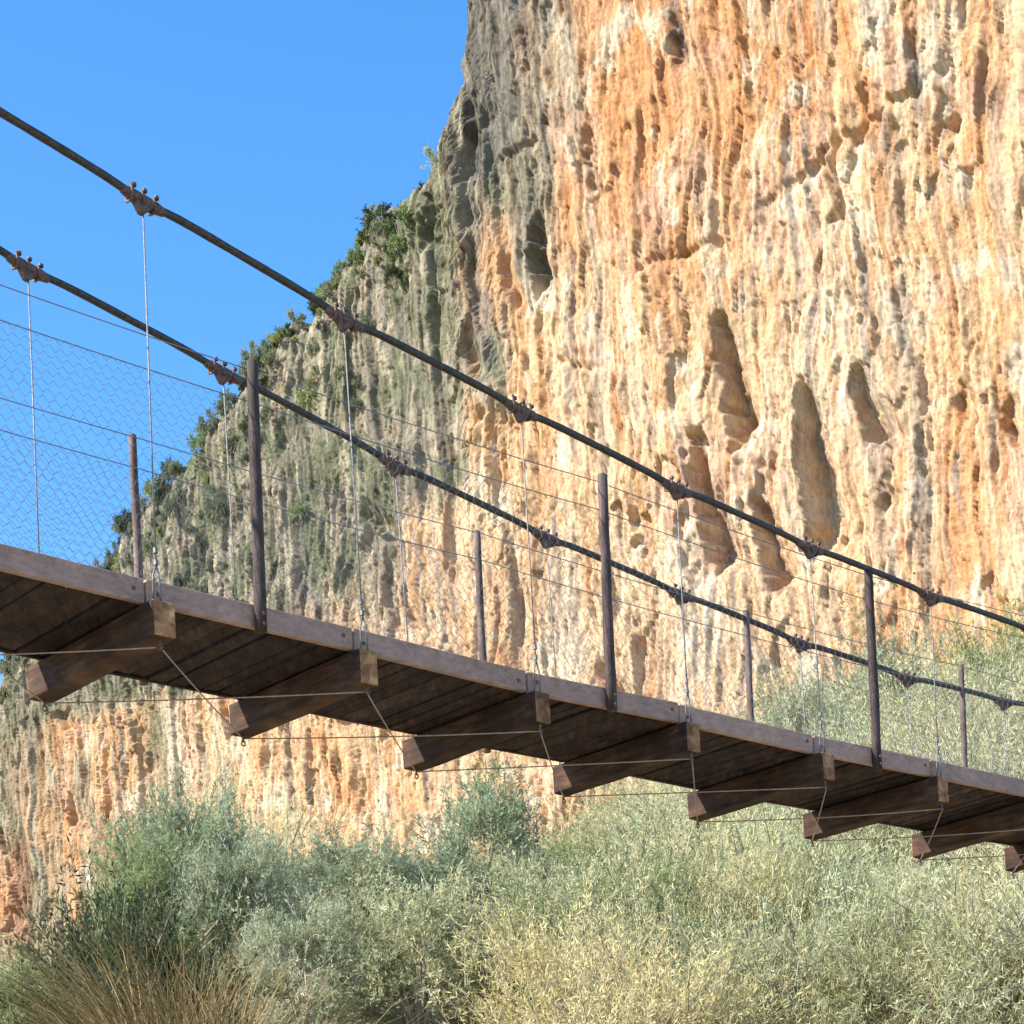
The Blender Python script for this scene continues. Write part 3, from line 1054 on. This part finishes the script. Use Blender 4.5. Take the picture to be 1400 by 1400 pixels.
def veg(kind):
    if kind not in _veg:
        if kind[0] == 'bush':
            _veg[kind] = shrub_meshes(100 + kind[1], 1.0, 1.0, 1.6, 2200, 12, 0.085, 0.017, tw_len=0.28, lobes=0.6)
        elif kind[0] == 'scrub':
            _veg[kind] = shrub_meshes(200 + kind[1], 1.0, 1.0, 1.3, 1700, 14, 0.07, 0.0095, spread=1.0, upw=0.7, tw_len=0.40, lobes=0.75, shell=0.3)
        elif kind[0] == 'tuft':
            _veg[kind] = shrub_meshes(300 + kind[1], 0.5, 0.5, 0.6, 260, 9, 0.10, 0.035, tw_len=0.16, lobes=0.5)
    return _veg[kind]


def plant(name, kind, loc, sx, sz, mat, label, cat, group=None, rz=None):
    fol, br = veg(kind)
    e = empty(name, tuple(map(float, loc)))
    e.scale = (sx, sx, sz)
    e.rotation_euler = (0, 0, rr.uniform(0, 6.28) if rz is None else rz)
    for nm, me, mt in (("foliage", fol, mat), ("branches", br, M_TWIG)):
        o = bpy.data.objects.new(nm, me)
        col.objects.link(o)
        if not me.materials:
            me.materials.append(None)
        o.material_slots[0].link = 'OBJECT'
        o.material_slots[0].material = mt
        o.parent = e
        o["kind"] = "stuff"
    tag(e, label, cat, group)
    return e


def on_ground(px, y):
    p = at_depth(px, 1300, y)
    return p[0], y


def plant_px(name, kind, px, top_py, y, width_px, mat, label, cat, group=None, hmax=None):
    """stand a shrub on the slope at distance y so that it reaches the given height in view."""
    x = at_depth(px, top_py, y)[0]
    ztop = at_depth(px, top_py, y)[2]
    zg = float(ground_z(x, y))
    w = width_px / CAM_F * y
    hgt = ztop - zg
    nom_h = {'bush': 1.75, 'scrub': 1.55, 'tuft': 0.7}[kind[0]]
    if hmax and hgt > hmax:
        zg = ztop - hmax; hgt = hmax
    nom_w = {'bush': 2.5, 'scrub': 2.5, 'tuft': 1.2}[kind[0]]
    sz_ = max(hgt, 0.3) / nom_h
    return plant(name, kind, (x, y, zg), max(w / nom_w, sz_ / 1.45), sz_, mat, label, cat, group)


# the shrubs one can pick out
plant_px("shrub", ('bush', 0), 250, 1085, 27.5, 150, M_GREEN, "tall blue-green shrub at lower left, its narrow top against the orange rock", "shrub")
plant_px("shrub", ('bush', 1), 200, 1150, 26.5, 150, M_FRESH, "yellow-green leafy shrub at the left edge of the bushes", "shrub")
plant_px("shrub", ('bush', 2), 315, 1150, 26.0, 190, M_GREEN, "blue-green shrub right behind the dry grass clumps", "shrub")
plant_px("shrub", ('bush', 3), 635, 1092, 28.0, 260, M_GREEN, "large blue-green bush with a pointed top under the middle of the bridge", "shrub")
plant_px("shrub", ('bush', 0), 480, 1150, 27.0, 240, M_GREEN, "rounded blue-green bush left of the pointed one under the bridge", "shrub")
plant_px("shrub", ('bush', 1), 560, 1215, 25.0, 260, M_GREEN, "grey-green bush low in front of the large pointed bush", "shrub")
plant_px("shrub", ('bush', 2), 410, 1240, 24.5, 200, M_GREEN, "blue-green bush at the bottom edge beside the dry grass", "shrub")
plant_px("shrub", ('bush', 3), 700, 1180, 27.5, 130, M_GREEN, "small dark blue-green bush where the pale scrub begins", "shrub")
plant_px("shrub", ('bush', 1), 150, 1255, 20.4, 120, M_DARK, "shade-coloured shrub behind the dry grass at lower left", "shrub")  # dark leaf colour stands in for the shade of the hollow
plant_px("shrub", ('bush', 3), 205, 1285, 20.8, 110, M_DARK, "shade-coloured green shrub in the hollow between the dry grass and the green bushes", "shrub")  # added to deepen the hollow, its shade painted as leaf colour
plant_px("shrub", ('bush', 2), 20, 1330, 24.0, 160, M_FRESH, "low green shrub in the bottom left corner", "shrub")
plant_px("shrub", ('bush', 0), 1105, 935, 40.0, 120, M_GREEN, "blue-green shrub just above the deck left of the last tall post", "shrub", hmax=4.0)
plant_px("shrub", ('bush', 3), 1215, 905, 41.0, 110, M_GREEN, "grey-green shrub behind the last tall post", "shrub", hmax=4.0)
plant_px("shrub", ('scrub', 0), 1300, 900, 40.0, 150, M_PALE, "pale green shrub above the deck right of the last tall post", "shrub", hmax=4.0)
plant_px("shrub", ('bush', 1), 1375, 860, 42.0, 120, M_FRESH, "green shrub against the cliff at the right edge", "shrub", hmax=4.0)
plant_px("shrub", ('scrub', 1), 340, 1080, 34.0, 170, M_PALE, "pale feathery shrub behind the left blue-green shrubs", "shrub")

# pale scrub covering the slope
sr_ = random.Random(21)
spots = []
for y in (52, 47.5, 43.5, 40, 36.5, 33.5, 31, 28.5, 26.5, 24.5, 23):
    nx = int(9 + 0 * y)
    for k in range(nx):
        px = 690 + (1520 - 690) * (k + sr_.uniform(0.1, 0.9)) / nx
        yy = y + sr_.uniform(-1.2, 1.2)
        spots.append((px, yy))
for (px, yy) in spots:
    if yy < 30 and px < 740: px += 60
    x = at_depth(px, 1200, yy)[0]
    if (x - WA[0]) * WN[0] + (yy - WA[1]) * WN[1] < 1.0: continue
    zg = float(ground_z(x, yy))
    s_ = sr_.uniform(0.9, 1.4) * (0.8 + yy / 90)
    k = sr_.randrange(3)
    mat = sr_.choice([M_PALE, M_PALE, M_STRAW, M_FRESH] if px < 900 else [M_PALE, M_PALE, M_STRAW])
    colr = {M_PALE.name: "pale grey-green", M_STRAW.name: "straw-yellow", M_FRESH.name: "fresh green"}[mat.name]
    wide = "below the second tall post" if px < 930 else "between the second and third tall posts" if px < 1120 else "below the third tall post" if px < 1280 else "towards the right edge"
    deep = "front" if yy < 29 else "middle" if yy < 38 else "back"
    lab = colr + " scrub bush in the thicket's " + deep + " rows " + wide
    hz_ = s_ * sr_.uniform(0.95, 1.35)
    lim = np.interp(px, [690, 760, 830, 900, 1050, 1150, 1250, 1393], [1235, 1215, 1150, 1085, 1000, 945, 905, 875]) + sr_.uniform(-4, 22)
    hz_ = min(hz_, (at_depth(px, lim, yy)[2] - zg) / 1.5)
    if hz_ < 0.35: continue
    plant("scrub_bush", ('scrub', k), (x, yy, zg - 0.1), s_, hz_, mat, lab, "bush",
          "scrub bushes of the thicket: " + lab)

# far thicket along the foot of the cliff on the left
for k in range(16):
    px = -40 + 780 * (k + sr_.uniform(0, 0.8)) / 16
    yy = sr_.uniform(44, 58)
    x = at_depth(px, 1200, yy)[0]
    s_ = sr_.uniform(0.9, 1.5)
    plant("scrub_bush", ('scrub', k % 3), (x, yy, float(ground_z(x, yy)) - 0.1), s_, s_, M_FRESH if k % 3 else M_PALE,
          "low scrub bush on the bank in front of the foot of the cliff", "bush", "scrub bushes at the foot of the cliff")

# shrubs on the skyline and tufts on the grey shoulder
def on_cliff(px, py):
    u, z = wall_uz(px, py)
    i = int(np.clip(np.searchsorted(us, u), 1, len(us) - 1))
    zrow = Z0 + (H[i] - Z0) * tt
    j = int(np.clip(np.searchsorted(zrow, z), 0, NZ - 1))
    return P[i, j]


sky_shrubs = [(524, 285, 60, 52, M_DARK, "dark round shrub standing out on the cliff skyline"),
              (484, 338, 52, 60, M_FRESH, "bright green shrub on the skyline below the dark round one"),
              (455, 385, 40, 44, M_CLIFFG, "small shrub on the skyline just above the upper cable"),
              (604, 208, 44, 50, M_GREEN, "shrub in the notch where the orange wall rises"),
              (572, 240, 34, 30, M_DARK, "tiny dark shrub on the rock ledge of the skyline"),
              (552, 290, 70, 60, M_FRESH, "broad green shrub on the ledge under the skyline"),
              (432, 412, 40, 40, M_FRESH, "low green shrub on the skyline where the upper cable crosses it"),
              (395, 452, 46, 34, M_FRESH, "low shrub on the skyline left of the cable crossing"),
              (365, 480, 36, 30, M_CLIFFG, "small grey-green shrub on the skyline beside the first tall post")]
for (px, py, w, hgt, mat, lab) in sky_shrubs:
    p = on_cliff(px, py + hgt * 0.4)
    y = p[1]
    w, hgt = w * 0.75, hgt * 0.62
    plant("cliff_shrub", ('tuft', px % 3), p - np.array([0, 0, 0.15]), w / CAM_F * y / 1.2, hgt / CAM_F * y / 0.7, mat, lab, "shrub", "shrubs on the cliff skyline")
for k in range(150):
    while True:
        py = sr_.uniform(290, 960)
        edge_x = np.interp(py, [235, 280, 390, 490, 560, 680, 775, 925], [560, 515, 440, 350, 300, 200, 145, 0])
        px = edge_x + (abs(sr_.gauss(0, 1)) * 110 + 6 if k % 2 else sr_.uniform(2, 16))
        if px < 560 and px > 5: break
    p = on_cliff(px, py)
    w = sr_.uniform(12, 38)
    mt_ = sr_.choice([M_FRESH, M_CLIFFG, M_CLIFFG, M_CLIFFG, M_DARK])
    lab = ("larger " if w > 30 else "tiny ") + {M_FRESH.name: "bright green", M_CLIFFG.name: "grey-green", M_DARK.name: "dark green"}[mt_.name] + " plant on grey rock " + \
        ("left of first tall post" if px < 345 else "right of first tall post") + (", near the skyline" if px - edge_x < 90 else ", below the skyline")
    plant("cliff_plant", ('tuft', k % 3), p - np.array([0, 0, 0.1]), w / CAM_F * p[1] / 1.2, w * sr_.uniform(.7, 1.2) / CAM_F * p[1] / 0.7,
          mt_, lab, "plant", "plants on the grey shoulder of the cliff: " + lab)


# dry grass clumps, lower left
def grass_mesh(seed, n, hgt, rad0, lean):
    r = np.random.default_rng(seed)
    th = r.uniform(0, 2 * math.pi, n)
    q = rad0 * np.sqrt(r.random(n))
    b = np.stack([q * np.cos(th), q * np.sin(th), r.uniform(-.1, .02, n)], 1)
    ln = hgt * r.uniform(0.5, 1.1, n)
    dr = np.stack([np.cos(th) * q / rad0, np.sin(th) * q / rad0], 1) * 0.35 + r.normal(0, .26, (n, 2)) + np.array(lean)
    pts = []
    for t in (0, .3, .6, .85, 1.0):
        pts.append(np.stack([b[:, 0] + dr[:, 0] * ln * t ** 1.7, b[:, 1] + dr[:, 1] * ln * t ** 1.7, b[:, 2] + ln * (t - 0.28 * t ** 3)], 1))
    wv = np.stack([-np.sin(th + 1.1), np.cos(th + 1.1), np.zeros(n)], 1)
    Vs = []
    for p, w in zip(pts, (1, 1, .8, .5, .12)):
        Vs += [p - wv * 0.0052 * w, p + wv * 0.0052 * w]
    V = np.stack(Vs, 1).reshape(-1, 3)
    o = np.arange(n)[:, None] * 10
    F = np.concatenate([o + np.array([[2 * k, 2 * k + 1, 2 * k + 3, 2 * k + 2]]) for k in range(4)], 0)
    me = mesh_np("blades", V, F, 4)
    at_ = me.attributes.new("tone", 'FLOAT', 'POINT')
    at_.data.foreach_set("value", np.repeat(r.uniform(0, 1, n), 10).astype(np.float32))
    return me


for k, (px, tpy, y, lab) in enumerate([(205, 1255, 19.2, "dry brown grass clump nearest the shade-coloured shrub"),
                                       (250, 1265, 18.4, "tall dry grass clump leaning left at the bottom edge"),
                                       (320, 1300, 18.0, "dry olive grass clump touching the blue-green bush")]):
    top = at_depth(px, tpy, y)
    zg = float(ground_z(top[0], y))
    hgt = max(0.9, top[2] - zg)
    e = empty("grass_clump", (float(top[0]), y, top[2] - hgt))
    o = link("blades", grass_mesh(900 + k, 700, hgt * (1.2, 1.3, 1.1)[k], 0.46, ((-0.10, -0.20, -0.05)[k], 0.0)), M_DRY, e)
    o["kind"] = "stuff"
    tag(e, lab, "grass", "dry grass clumps")
